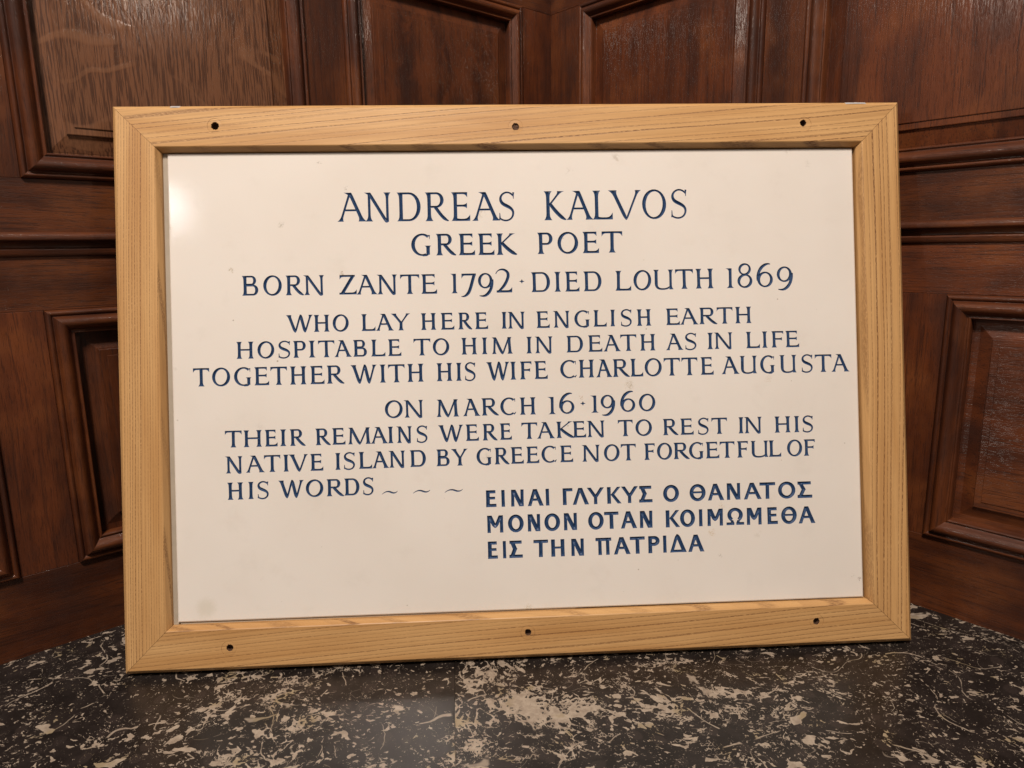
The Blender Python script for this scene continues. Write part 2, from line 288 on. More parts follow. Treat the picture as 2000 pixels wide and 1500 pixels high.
# one entry per line of the inscription: style, cap height mm, stroke ratio, characters, (x, baseline, width) in mm
LINES = [
 (0, 40.6, 0.105, "ANDREAS", [(298,614.9,41.2),(335.7,614.7,37.1),(381.3,614.4,33.2),(420.7,614.1,32.8),(457.4,613.9,26.4),(486.2,613.7,40.5),(524.5,613.5,21.8)]),
 (0, 41.2, 0.105, "KALVOS", [(588.5,613.2,31.4),(619.9,613.3,39.6),(658,613.3,28.7),(681.5,613.5,46.9),(729.4,613.7,34.8),(770.9,613.9,22.7)]),
 (0, 30.4, 0.140, "GREEKPOET", [(399.9,566,27.5),(434.6,565.7,28),(466.3,565.5,23.1),(493.7,565.3,23.1),(519.7,565,29),(577.9,565.4,21.9),(606.6,565.6,29.7),(642.2,565.7,23.5),(669.7,565.9,29.7)]),
 (0, 27.6, 0.135, "BORNZANTE1792*", [(164.6,513.8,22.4),(193.8,513.6,25.6),(224.3,513.3,25.1),(248.9,513.1,29),(298.5,512.8,24.1),(321.9,512.5,29.9),(350.3,512.3,28.5),(383.2,512,26.8),(412.5,511.9,22.2),(454.2,511.9,9.4),(468.6,511.9,20.9),(492.4,511.8,22),(517.7,511.7,22.9),(550.4,511.6,8)]),
 (0, 28.3, 0.135, "DIEDLOUTH1869", [(567.8,511.5,26.9),(600.6,511.5,9.5),(615.9,511.5,20.5),(642.3,511.4,26),(687.8,511.4,22.8),(713.9,511.7,25.8),(742.4,512,29.6),(774.6,512.3,26),(804,512.4,26.1),(848,512.4,11.7),(864.9,512.6,22),(892.5,513,24.5),(922.6,513.3,23.8)]),
 (0, 23.7, 0.150, "WHOLAYHEREINENGLISHEARTH", [(223.8,461.9,37.4),(261.9,461.5,21.9),(288,461.4,22.4),(327.8,461.3,19.6),(347.7,461.2,25.7),(368.4,461.2,27.6),(410.9,461,21.5),(438.6,460.9,19.1),(463,460.8,19.7),(486.8,460.7,18.5),(524.4,460.6,7.2),(532.4,460.5,25.1),(573.8,460.5,18.9),(597.2,460.5,24.1),(627.9,460.6,22),(655,460.7,19.1),(679.2,460.8,7.1),(694.7,460.7,15.5),(717.5,460.6,21),(759.7,460.9,20),(779.7,461,27.5),(807.9,461.2,26.1),(833.3,461.3,23.1),(860.2,461.4,23.9)]),
 (0, 23.6, 0.150, "HOSPITABLETOHIMINDEATHASINLIFE", [(154.9,426.2,23.8),(183.6,426.1,23.2),(212.4,426,16.2),(232.8,425.9,17.6),(254,425.8,9.5),(267.4,425.7,22.6),(289.3,425.6,24.8),(315.6,425.5,19.2),(340.4,425.4,19.9),(364,425.4,18.6),(399.7,425.3,23.6),(426.7,425.2,23.3),(466.9,425.2,22.2),(495.4,425.1,8.2),(509.8,425,29.7),(558.4,424.8,8.3),(570.1,424.8,25.8),(615.6,424.9,23.8),(646.8,425.1,20.2),(668.3,425.1,25.8),(693,425.2,23.2),(721.3,425.1,22.2),(758.4,425,26),(786.7,425.1,16.3),(818.6,425.1,8.6),(828.2,425.2,27.3),(875.3,425.3,20.2),(898.7,425.4,8.1),(912.5,425.5,17.7),(933.2,425.5,20)]),
 (0, 25.4, 0.145, "TOGETHERWITHHISWIFECHARLOTTEAUGUSTA", [(95.2,389.1,22.1),(120.8,389,24.8),(150.8,388.9,23.5),(178.5,388.8,20.3),(200.7,388.7,22.8),(227.4,388.6,22.8),(255.2,388.6,19.8),(278.2,388.7,24.1),(311.4,388.5,36.7),(351.7,388.4,8.6),(363.5,388.3,23.1),(390.2,388.4,22.9),(431.1,388.5,22.3),(458.4,388.4,7.9),(471.1,388.4,14.7),(501,388.3,33.3),(535,388.2,8.4),(548.5,388.2,16.6),(569.2,388.3,18.9),(605.9,388.6,23.5),(632.2,388.7,22.4),(656.9,388.6,24.2),(681.1,388.5,24.3),(706.5,388.5,18.4),(727.1,388.5,24.8),(754.6,388.5,23.6),(780.4,388.5,23.2),(808.1,388.6,18.9),(838.2,388.8,26.9),(864.7,389,25.8),(895,388.9,21.4),(923.2,388.9,25.5),(956,388.8,16.3),(975.6,388.6,24.6),(999.6,388.5,27.3)]),
 (0, 24.5, 0.150, "ONMARCH16*1960", [(357.6,338.6,25),(384,338.4,27.5),(429.9,338.1,31.6),(466.6,338.3,25.2),(493.3,338.5,24.1),(519.6,338.4,22.2),(547.3,338.2,22.8),(586.9,337.9,11.7),(602.9,338.1,22.2),(633.2,338.3,8.1),(647.9,338.4,11.7),(662.7,338.5,20.9),(690.2,338.6,22.1),(717.4,338.8,23.9)]),
 (0, 23.3, 0.155, "THEIRREMAINSWERETAKENTORESTINHIS", [(136.4,303.4,22.9),(161.8,303.3,25.2),(191,303.3,17.4),(211.6,303.3,8.9),(225.4,303.2,21.4),(260.7,303.2,20.8),(283.6,303.2,18.4),(305.6,303.1,32),(336.8,303.1,24.9),(361,303.1,7.8),(372.5,303.1,22.1),(401.4,303.1,14.8),(431.2,303.2,35.7),(470,303.3,18.5),(493.6,303.3,21),(518.2,303.5,16.9),(548.6,303.7,22.5),(570.4,303.7,26.5),(598.4,303.8,25.6),(621.8,303.8,19),(641.6,303.8,26.1),(686.6,303.8,21.3),(711.8,303.7,23.9),(751.3,303.6,22.2),(776.5,303.5,19.3),(802.2,303.4,15.2),(821.8,303.3,22.8),(861,303.2,7.5),(868.9,303.1,26.2),(913.9,302.8,23.6),(942.5,302.7,8),(955.3,302.6,15.1)]),
 (0, 23.6, 0.155, "NATIVEISLANDBYGREECENOTFORGETFULOF", [(135.8,267.5,24),(163.8,267.7,26.6),(189,267.8,22.5),(215.7,267.7,7.3),(223.5,267.7,26.8),(252.4,267.7,18.1),(287,268,7.5),(299.1,268.2,15.2),(319.7,268.5,18.5),(337.9,268.6,24.5),(361,268.8,23.5),(391,268.9,22.5),(427.8,268.9,18.7),(448.1,268.9,24.3),(484.4,269,21.4),(509.7,269,21),(532.8,269.2,18.4),(554.6,269.3,18.5),(576.4,269.5,21.4),(602.7,269.4,18.7),(633.4,269.2,26.1),(665.4,269.1,22.6),(689.9,269.1,21.6),(723.4,269,15.5),(742,269,22),(765.7,268.9,23.3),(788.2,268.8,21.3),(812.5,268.7,19.7),(832.9,268.6,21.6),(858.3,268.5,16.2),(877.7,268.3,26.5),(904.4,268.3,18.3),(931.5,268.3,22.4),(955.9,268.3,16.6)]),
 (0, 23.9, 0.155, "HISWORDS", [(138.2,230.8,21.9),(166.4,231,7.7),(179.5,231.1,15),(207.8,231.5,35.5),(245.6,231.5,24.3),(274.1,231.4,24.1),(298.6,231.7,21.3),(324.9,232,14.2)]),
 (0, 21.6, 0.150, "~~~", [(351.1,233.8,21.5),(394.4,233.8,23.6),(438.6,233.5,25.2)]),
 (1, 23.8, 0.190, [69, 73, 78, 65, 73, 915, 923, 89, 75, 89, 931, 79, 920, 65, 78, 65, 84, 79, 931], [(496.3,209,14.7),(518.2,208.9,4.9),(531.4,208.8,18.5),(555.2,208.7,22.7),(581.1,208.6,5),(605.2,208.5,14.2),(619.2,208.4,23.3),(639.4,208.3,25.4),(668.7,208.3,21.2),(688.2,208.4,25.2),(714.5,208.5,19.3),(749.1,208.3,23.1),(787.5,208.2,23.4),(813.9,208.3,23.8),(841.5,208.3,20.1),(866.3,208.1,26.1),(889.5,208,23),(916.7,207.8,25.6),(945.2,207.6,21.7)]),
 (1, 24.4, 0.190, [77, 79, 78, 79, 78, 79, 84, 65, 78, 75, 79, 73, 77, 937, 77, 69, 920, 65], [(497.2,172.6,22.8),(526.6,172.6,22.4),(554.3,172.7,18.3),(578.1,172.6,22.5),(605.7,172.6,19.2),(640.4,172.5,22.4),(663.8,172.5,20.7),(687.3,172.4,23.4),(714.5,172.2,18.7),(752.1,171.8,21.4),(772.9,171.8,21.8),(800.3,171.8,5.1),(812.4,171.8,22.8),(840.2,171.7,25.8),(869.8,171.5,21.9),(900.2,171.4,15.2),(920.2,171.2,23),(945.8,171,24.7)]),
 (1, 24.5, 0.190, [69, 73, 931, 84, 72, 78, 928, 65, 84, 80, 73, 916, 65], [(497.3,136,13.9),(518.5,136,4.6),(527.4,136.1,19.1),(561.7,136,20.8),(587,135.9,19.2),(615.3,135.8,18.6),(650.6,135.8,22.7),(676.3,135.8,24.1),(699.9,135.8,21.5),(726,135.8,16.6),(747.5,135.9,5),(757,135.8,24.5),(783.6,135.7,23.5)]),
]
FSEED = [(3.3,1.2),(8.4,3.6),(2.2,6.1),(8.4,3.6),(1.1,2.9),(6.096,.749),(6.6,5.2),(4.4,7.7)]
OAK = make_oak('dark oak'); OAK_LINE = make_oak('dark oak moulding', tone=1.1)
OAK_Q = make_oak('quarter sawn oak', 'quarter'); OAK_B = make_oak('swirled oak', 'burr', 1.0); OAK_R = make_oak('reddish oak', 'rail', 1.25, .5)
STONE = make_stone(); PAINT = make_paint(); FLOOR = make_floor()
ASH = [make_ash('ash bottom', -.060, 165, 1.7, .026, .95, 1.4), make_ash('ash right', .022, 120, 4.2, .06, 1.0, 2.2), make_ash('ash top', -.085, 125, 8.9, .022, 1.0, 1.0), make_ash('ash left', .020, 260, 2.4, .012, .98, .5, 330)]
DARK = plain('dark drilled wood', (.10, .050, .026), .85, 300, .5, .6)
STRIP = plain('cream packing strip', (.42, .36, .28), .8, 60, .15)
BACK = plain('brown backing board', (.11, .055, .028), .8, 60)
GLUE = plain('pale dried glue', (.55, .52, .50), .45, 300, .15, .5)

# ------------------------------------------------------------ floor
def quad_slab(name, pts, th, origin, gap=.00012):
    """flat slab with eased top edge, from a convex polygon (ccw) on z = 0"""
    c = sum((Vector(p) for p in pts), Vector((0, 0)))/len(pts)
    def inset(d):
        out = []
        n = len(pts)
        for i in range(n):
            a, b, e = Vector(pts[i-1]), Vector(pts[i]), Vector(pts[(i+1) % n])
            d1 = (b-a).normalized(); d2 = (e-b).normalized()
            n1 = Vector((-d1.y, d1.x)); n2 = Vector((-d2.y, d2.x))
            k = (n1+n2); k /= k.dot(n1)
            out.append(b+k*d)
        return out
    lv = [(gap, -th), (gap, -.0002), (gap+.0002, 0)]
    V, F = [], []
    n = len(pts)
    for d, z in lv:
        for p in inset(d): V.append((p.x-origin[0], p.y-origin[1], z))
    for k in range(2):
        for i in range(n): j = (i+1) % n; F.append((k*n+i, k*n+j, (k+1)*n+j, (k+1)*n+i))
    F.append(tuple(range(2*n, 3*n)))
    return mesh_obj(name, V, F, FLOOR, floor, matrix=Matrix.Translation((origin[0], origin[1], -.0028)))
floor = empty('floor', Matrix.Identity(4), 'polished black marble floor with pale shell fragments and veins', 'floor', kind='structure')
CN = Vector((.0035355, 1.635538, 0))
J0 = Vector((-.1344, .8644)); JD = Vector((-.13728, .99053)); JN = Vector((JD.y, -JD.x))    # joint line and its right hand normal
def jp(a, b): return tuple(J0+JD*a+JN*b)
for i, (b0, b1) in enumerate(((-2.6, -.78), (-.78, 0), (0, .86), (.86, 2.6))):
    for k, (a0, a1) in enumerate(((-2.2, -.55), (-.55, 1.3))):
        quad_slab('slab', [jp(a0, b0), jp(a0, b1), jp(a1, b1), jp(a1, b0)], .02, FSEED[i*2+k])

# ------------------------------------------------------------ panelled walls
def board(parent, M, L, W, mat, h=0.0, th=.02, ch=.0004, name='rail', gap=.00015):
    """box along local x (0..L), width along local z (0..W), front at -y = h"""
    V, F = [], []
    for d, y in ((gap, th), (gap, -h+ch), (gap+ch, -h)):
        for (x, z) in ((d, d), (L-d, d), (L-d, W-d), (d, W-d)): V.append((x, y, z))
    for k in range(2):
        for i in range(4): j = (i+1) % 4; F.append((k*4+i, k*4+j, (k+1)*4+j, (k+1)*4+i))
    F.append((8, 9, 10, 11))
    return mesh_obj(name, V, F, mat, parent, matrix=M)
def MH(x, z): return Matrix.Translation((x, 0, z))                                   # horizontal piece
def MV(x, z): return mat4((x, 0, z), (0, 0, 1), (0, 1, 0), (-1, 0, 0))               # vertical piece: local x up, local z towards -x
# moulding section: (distance inward, height above the stile face)
PROF = [(0, -.003), (.0004, .002), (.0012, .0046), (.0028, .0062), (.0048, .0064), (.0068, .0054), (.0082, .0036), (.0090, .0030), (.0098, .0050),
        (.0112, .0086), (.0135, .0112), (.0165, .0122), (.0200, .0118), (.0232, .0098), (.0260, .0066), (.0282, .0034), (.0300, .0022), (.0312, .0036),
        (.0326, .0040), (.0340, .0026), (.0346, -.004), (.0348, -.0125)]
def sweep(parent, M, L, prof, mat, name, flip=False):
    """mitred strip along local x, inward = +z, out of the wall = -y"""
    V, F = [], []
    n = len(prof)
    for e in (0, 1):
        for d, h in prof:
            V.append((d if e == 0 else L-d, -h, d))
    for i in range(n-1):
        F.append((i, n+i, n+i+1, i+1))
    o = mesh_obj(name, V, F, mat, parent, smooth=True, matrix=M)
    return o
def panel(parent, x0, x1, z0, z1, mat, vertical=True, border=.037, line=None):
    line = line or OAK_LINE
    W, H = x1-x0, z1-z0
    sweep(parent, mat4((x0, 0, z0), (1, 0, 0), (0, 1, 0), (0, 0, 1)), W, PROF, line, 'moulding')
    sweep(parent, mat4((x1, 0, z0), (0, 0, 1), (0, 1, 0), (-1, 0, 0)), H, PROF, line, 'moulding')
    sweep(parent, mat4((x1, 0, z1), (-1, 0, 0), (0, 1, 0), (0, 0, -1)), W, PROF, line, 'moulding')
    sweep(parent, mat4((x0, 0, z1), (0, 0, -1), (0, 1, 0), (1, 0, 0)), H, PROF, line, 'moulding')
    # raised and fielded panel
    rings = [(.030, -.0118), (border, -.0118), (border+.0015, -.0113), (.0600, -.0066), (.0612, -.0065), (.0616, -.0038), (.0625, -.0034), (.0706, -.0034), (.0712, -.0034), (.0715, -.0022), (.0722, -.0020)]
    a, b = (H, W) if vertical else (W, H)
    V, F = [], []
    for d, h in rings:
        for (x, z) in ((d, d), (a-d, d), (a-d, b-d), (d, b-d)): V.append((x, -h, z))
    for k in range(len(rings)-1):
        for i in range(4): j = (i+1) % 4; F.append((k*4+i, k*4+j, (k+1)*4+j, (k+1)*4+i))
    k = (len(rings)-1)*4; F.append((k, k+1, k+2, k+3))
    M = mat4((x1, 0, z0), (0, 0, 1), (0, 1, 0), (-1, 0, 0)) if vertical else mat4((x0, 0, z0), (1, 0, 0), (0, 1, 0), (0, 0, 1))
    mesh_obj('panel', V, F, mat, parent, matrix=M)

def build_wall(W, sgn, upper, lower, umats, lmats, lstiles):
    """sgn: +1 the wall runs from the corner along +x, -1 along -x"""
    END = 1.62
    def seg(a, b): return (a, b) if sgn > 0 else (-b, -a)
    def hb(a, b, z0, z1, mat, name='rail', **k):
        if a == 0 and sgn < 0: a = -.015
        p, q = seg(a, b); return board(W, MH(p, z0), q-p, z1-z0, mat, name=name, **k)
    def vb(a, b, z0, z1, mat, name='stile', **k):
        if a == 0 and sgn < 0: a = -.015
        p, q = seg(a, b); return board(W, MV(q, z0), z1-z0, q-p, mat, name=name, **k)
    hb(0, END, -.012, .1172, OAK, 'skirting'); hb(0, END, .4917, .5655, OAK_R if sgn > 0 else OAK); hb(0, END, .5875, .6690, OAK, h=.0005); hb(0, END, 1.062, 1.20, OAK)
    # string course between the two tiers
    pr = [(.5650, -.001), (.5655, .0022), (.5665, .0034), (.5700, .0042), (.5735, .0050), (.5752, .0052), (.5762, .0040), (.5770, .0020), (.5800, .0024), (.5830, .0042), (.5852, .0072), (.5862, .0100), (.5868, .0125), (.5888, .0132), (.5930, .0128), (.5955, .0118), (.5972, .0090), (.5980, .0050), (.5984, .0004)]
    p, q = seg(0, END)
    V = [(0 if e == 0 else q-p, -h, z-.565) for e in (0, 1) for (z, h) in pr]; n = len(pr)
    mesh_obj('string_moulding', V, [(i, n+i, n+i+1, i+1) for i in range(n-1)], OAK_LINE, W, smooth=True, matrix=MH(p, .565))
    prev = 0
    for (a, b), mt in zip(upper, umats):
        vb(prev, a, .6690, 1.062, OAK_R if mt is OAK_B else OAK); p, q = seg(a, b)
        panel(W, p, q, .6690, 1.062, mt); prev = b
    vb(prev, END, .6690, 1.062, OAK)
    prev = 0
    for (a, b), mt in zip(lower, lmats):
        vb(prev, a, .1172, .4917, OAK_R); p, q = seg(a, b)
        panel(W, p, q, .1172, .4917, mt, vertical=(sgn < 0), border=.044); prev = b
    if prev < END-.01: vb(prev, END, .1172, .4917, OAK)
    # carcass behind the boards
    p, q = seg(-.02, END)
    board(W, Matrix.Translation((p, .021, 0)), q-p, 1.2, OAK, th=.02, name='backing')
WR = empty('panelled_wall', mat4(CN, (S2, -S2, 0), (S2, S2, 0), (0, 0, 1)), 'dark oak panelled wall running off to the right of the corner', 'wall')
WL = empty('panelled_wall', mat4(CN, (S2, S2, 0), (-S2, S2, 0), (0, 0, 1)), 'dark oak panelled wall to the left of the corner, its upper panel pale and streaked', 'wall')
build_wall(WR, 1, [(.086, .507), (.577, .998), (1.070, 1.490)], [(.088, .746), (.818, 1.238)], [OAK_R, OAK_R, OAK], [OAK_R, OAK_R], None)
build_wall(WL, -1, [(.0875, .507), (.5795, 1.003), (1.075, 1.495)], [(.088, .507), (.579, .999), (1.071, 1.490)], [OAK_B, OAK_Q, OAK_Q], [OAK, OAK, OAK_R], None)

# ------------------------------------------------------------ the framed tablet
FX = Vector((.9945895, .10388321, 0)); FU = Vector((-.0201255, .19268374, .9810545)); FY = Vector((-.10191509, .97574651, -.19373193))
# tablet frame: local x right, local y up the tilted face, local z towards the viewer
PL = empty('framed_tablet', mat4(Vector((-.57969, .82221, .00590)), FX, FU, -FY), 'cream marble memorial tablet with blue lettering in a pale ash frame, leaning in the corner', 'memorial tablet')
X0 = -.0025                                        # lower left outer corner of the frame is at (X0, X0)
FW, FH = 1.1075, .7785
FPROF = [(0, -.032), (0, -.0062), (.0005, -.0050), (.0050, -.0005), (.0060, 0)]
FIN = [(.0566, 0), (.0578, -.0008), (.0618, -.0080), (.0624, -.0100), (.0624, -.0150), (.0624, -.032)]
def frame_piece(name, M, L, mat, holes):
    V, F = [], []
    def strip(prof):
        b = len(V); n = len(prof)
        for e in (0, 1):
            for d, z in prof: V.append((d+.0005 if e == 0 else L-d-.0005, d, z))
        for i in range(n-1): F.append((b+i, b+n+i, b+n+i+1, b+i+1))
    strip(FPROF); strip(FIN)
    # front face with the drilled openings
    y0, y1 = FPROF[-1][0], FIN[0][0]
    gp = .0005; pts = [Vector((y0+gp, y0)), Vector((L-y0-gp, y0)), Vector((L-y1-gp, y1)), Vector((y1+gp, y1))]
    faces = [[0, 1, 2, 3]]; R = .0101
    for (hx, hy) in holes:
        b = len(pts)
        for k in range(28): pts.append(Vector((hx+R*math.cos(k/28*2*math.pi), hy+R*math.sin(k/28*2*math.pi))))
        faces.append(list(range(b, b+28)))
    if holes:
        ov, oe, of, _, _, orig = delaunay_2d_cdt(pts, [], faces, 0, 1e-7)
        b = len(V)
        for p in ov: V.append((p.x, p.y, 0))
        for f, oo in zip(of, orig):
            if oo == [0]: F.append(tuple(b+i for i in f))
        for (hx, hy) in holes:
            b = len(V)
            for z in (0, -.003):
                for k in range(28): V.append((hx+R*math.cos(k/28*2*math.pi), hy+R*math.sin(k/28*2*math.pi), z))
            for k in range(28): j = (k+1) % 28; F.append((b+k, b+28+k, b+28+j, b+j))
    else:
        b = len(V)
        for p in pts: V.append((p.x, p.y, 0))
        F.append((b, b+1, b+2, b+3))
    return mesh_obj(name, V, F, mat, PL, matrix=M)
g = .00025
MB = mat4((X0, X0+g, 0), (1, 0, 0), (0, 1, 0), (0, 0, 1)); MR = mat4((X0+FW-g, X0, 0), (0, 1, 0), (-1, 0, 0), (0, 0, 1))
MT = mat4((X0+FW, X0+FH-g, 0), (-1, 0, 0), (0, -1, 0), (0, 0, 1)); ML = mat4((X0+g, X0+FH, 0), (0, -1, 0), (1, 0, 0), (0, 0, 1))
HB = [(.1391, .0290), (.5503, .0339), (.9633, .0331)]; HT = [(.1364, .7466), (.5503, .7424), (.9636, .7432)]
hb_l = [(x-X0, y-X0-g) for x, y in HB]; ht_l = [(X0+FW-x, X0+FH-g-y) for x, y in HT]
frame_piece('frame_rail', MB, FW, ASH[0], hb_l); frame_piece('frame_stile', MR, FH, ASH[1], []); frame_piece('frame_rail', MT, FW, ASH[2], ht_l); frame_piece('frame_stile', ML, FH, ASH[3], [])
# wooden plugs with an off-centre screw hole, set in the rails
def plug(M, c, off, mat, r=.0049, filled=False):
    V, F = [], []; rnd = random.Random(int(c[0]*9999)); N = 28; RO = .0099 if not filled else .01005
    rr = [r*(1+rnd.uniform(-.10, .10)) for _ in range(N)]
    def ring(rad, z, cx, cy):
        b = len(V)
        for k in range(N):
            q = rad[k] if isinstance(rad, list) else rad
            V.append((cx+q*math.cos(k/N*2*math.pi), cy+q*math.sin(k/N*2*math.pi), z))
        return b
    hx, hy = c[0]+off[0], c[1]+off[1]
    rings = [ring(RO, -.003, *c), ring(RO, -.0003, *c), ring([q*1.05 for q in rr], -.0001, hx, hy), ring([q*.98 for q in rr], -.0006, hx, hy)]
    for a, b in zip(rings[:-1], rings[1:]):
        for k in range(N): j = (k+1) % N; F.append((a+k, a+j, b+j, b+k))
    po = mesh_obj('hole_plug', V, F, mat, PL, matrix=M)
    V, F = [], []
    depth = -.0085 if not filled else -.0022
    a = ring([q*.98 for q in rr], -.0006, hx, hy); b2 = ring([q*.9 for q in rr], depth, hx, hy)
    for k in range(N): j = (k+1) % N; F.append((a+k, a+j, b2+j, b2+k))
    V.append((hx, hy, depth-.001)); F += [(b2+k, b2+(k+1) % N, len(V)-1) for k in range(N)]
    if filled:
        for i in range(len(V)): V[i] = (V[i][0], V[i][1], V[i][2]+rnd.uniform(-.0006, .0006)*(i >= N))
    mesh_obj('screw_hole', V, F, DARK, po)
for i, c in enumerate(hb_l): plug(MB, c, [(.0012, .0006), (.0004, .0002), (-.0002, -.0002)][i], ASH[0], [.0046, .0045, .0048][i])
for i, c in enumerate(ht_l): plug(MT, c, [(-.0004, .0004), (0, 0), (.0016, -.0016)][i], ASH[2], [.0052, .0050, .0047][i], filled=(i == 1))

# backing and packing strips seen in the gap round the stone
def boxm(name, x0, x1, y0, y1, z0, z1, mat, parent=PL, ch=.0006):
    V = [];
    for d, z in ((0, z0), (0, z1-ch), (ch, z1)):
        V += [(x0+d, y0+d, z), (x1-d, y0+d, z), (x1-d, y1-d, z), (x0+d, y1-d, z)]
    F = [(3, 2, 1, 0)]
    for k in range(2):
        for i in range(4): j = (i+1) % 4; F.append((k*4+i, k*4+j, (k+1)*4+j, (k+1)*4+i))
    F.append((8, 9, 10, 11))
    return mesh_obj(name, V, F, mat, parent)
boxm('backing_board', .03, FW-.03, .03, FH-.03, -.030, -.0245, BACK)
boxm('packing_strip', .0585, .0672, .0585, .7135, -.0240, -.0135, STRIP)
boxm('packing_strip', .0690, .62, .0585, .0625, -.0240, -.0140, STRIP)

# ------------------------------------------------------------ lettering
def ser(d, r=.22, p=2.6): return (1-d/r)**p if d < r else 0.0
class G:
    """collects ribbon quads (left / centre / right) in cap-height units"""
    def __init__(s): s.q = []
    def ribbon(s, L, C, R, closed=False):
        n = len(C); rng = range(n if closed else n-1)
        for i in rng:
            j = (i+1) % n
            s.q.append([L[i], L[j], C[j], C[i]]); s.q.append([C[i], C[j], R[j], R[i]])
    def stem(s, x0, y0, x1, y1, w, s0=(0, 0), s1=(0, 0), n=10, r=.22):
        ts = [0, .03, .07, .13, .22, .5, .78, .87, .93, .97, 1]; H = abs(y1-y0) or 1
        L, C, R = [], [], []
        for t in ts:
            y = y0+(y1-y0)*t; x = x0+(x1-x0)*t
            k0, k1 = ser(t*H, r), ser((1-t)*H, r)
            waist = 1 - .05*math.sin(math.pi*t)
            L.append((x-w/2*waist-s0[0]*k0-s1[0]*k1, y)); R.append((x+w/2*waist+s0[1]*k0+s1[1]*k1, y)); C.append((x, y))
        s.ribbon(L, C, R)
    def bar(s, x0, y0, x1, y1, w, s0=(0, 0), s1=(0, 0), r=.15, p=2.2):
        """s0/s1 = (down, up) growth at the two ends"""
        ts = [0, .05, .12, .22, .35, .6, .75, .85, .92, .97, 1]; Lg = abs(x1-x0) or 1
        L, C, R = [], [], []
        for t in ts:
            x = x0+(x1-x0)*t; y = y0+(y1-y0)*t
            k0, k1 = ser(t*Lg, r, p), ser((1-t)*Lg, r, p)
            R.append((x, y-w/2-s0[0]*k0-s1[0]*k1)); L.append((x, y+w/2+s0[1]*k0+s1[1]*k1)); C.append((x, (L[-1][1]+R[-1][1])/2))
        s.ribbon(L, C, R)
    def path(s, pts, ws, closed=False):
        n = len(pts); L, C, R = [], [], []
        for i, (x, y) in enumerate(pts):
            a = pts[i-1] if (i > 0 or closed) else pts[0]; b = pts[(i+1) % n] if (i < n-1 or closed) else pts[-1]
            dx, dy = b[0]-a[0], b[1]-a[1]; l = math.hypot(dx, dy) or 1
            nx, ny = -dy/l, dx/l; h = ws[i]/2
            L.append((x+nx*h, y+ny*h)); R.append((x-nx*h, y-ny*h)); C.append((x, y))
        s.ribbon(L, C, R, closed)
    def ell(s, cx, cy, rx, ry, a0, a1, thick, thin, n=20, tilt=0.0, taper=(1, 1)):
        """outer radii rx, ry; stroke thick at the sides, thin at top and bottom"""
        closed = abs(a1-a0) >= 359.9; pts, ws = [], []
        m = n if closed else n+1
        for i in range(m):
            t = i/n; a = math.radians(a0+(a1-a0)*t); k = abs(math.cos(a-math.radians(tilt)))**1.6
            wd = thin+(thick-thin)*k
            if not closed: wd *= taper[0]+(1-taper[0])*min(1, t*3.5) if t < .5 else taper[1]+(1-taper[1])*min(1, (1-t)*3.5)
            pts.append((cx+(rx-wd/2)*math.cos(a), cy+(ry-wd/2)*math.sin(a))); ws.append(wd)
        s.path(pts, ws, closed)
def bez(p, n=10):
    """chain of cubic segments: p = [p0,c,c,p1,c,c,p2...]"""
    out = [p[0]]
    for i in range(0, len(p)-1, 3):
        a, b, c, d = p[i:i+4]
        for k in range(1, n+1):
            t = k/n; u = 1-t
            out.append(tuple(a[j]*u**3+3*b[j]*u*u*t+3*c[j]*u*t*t+d[j]*t**3 for j in (0, 1)))
    return out

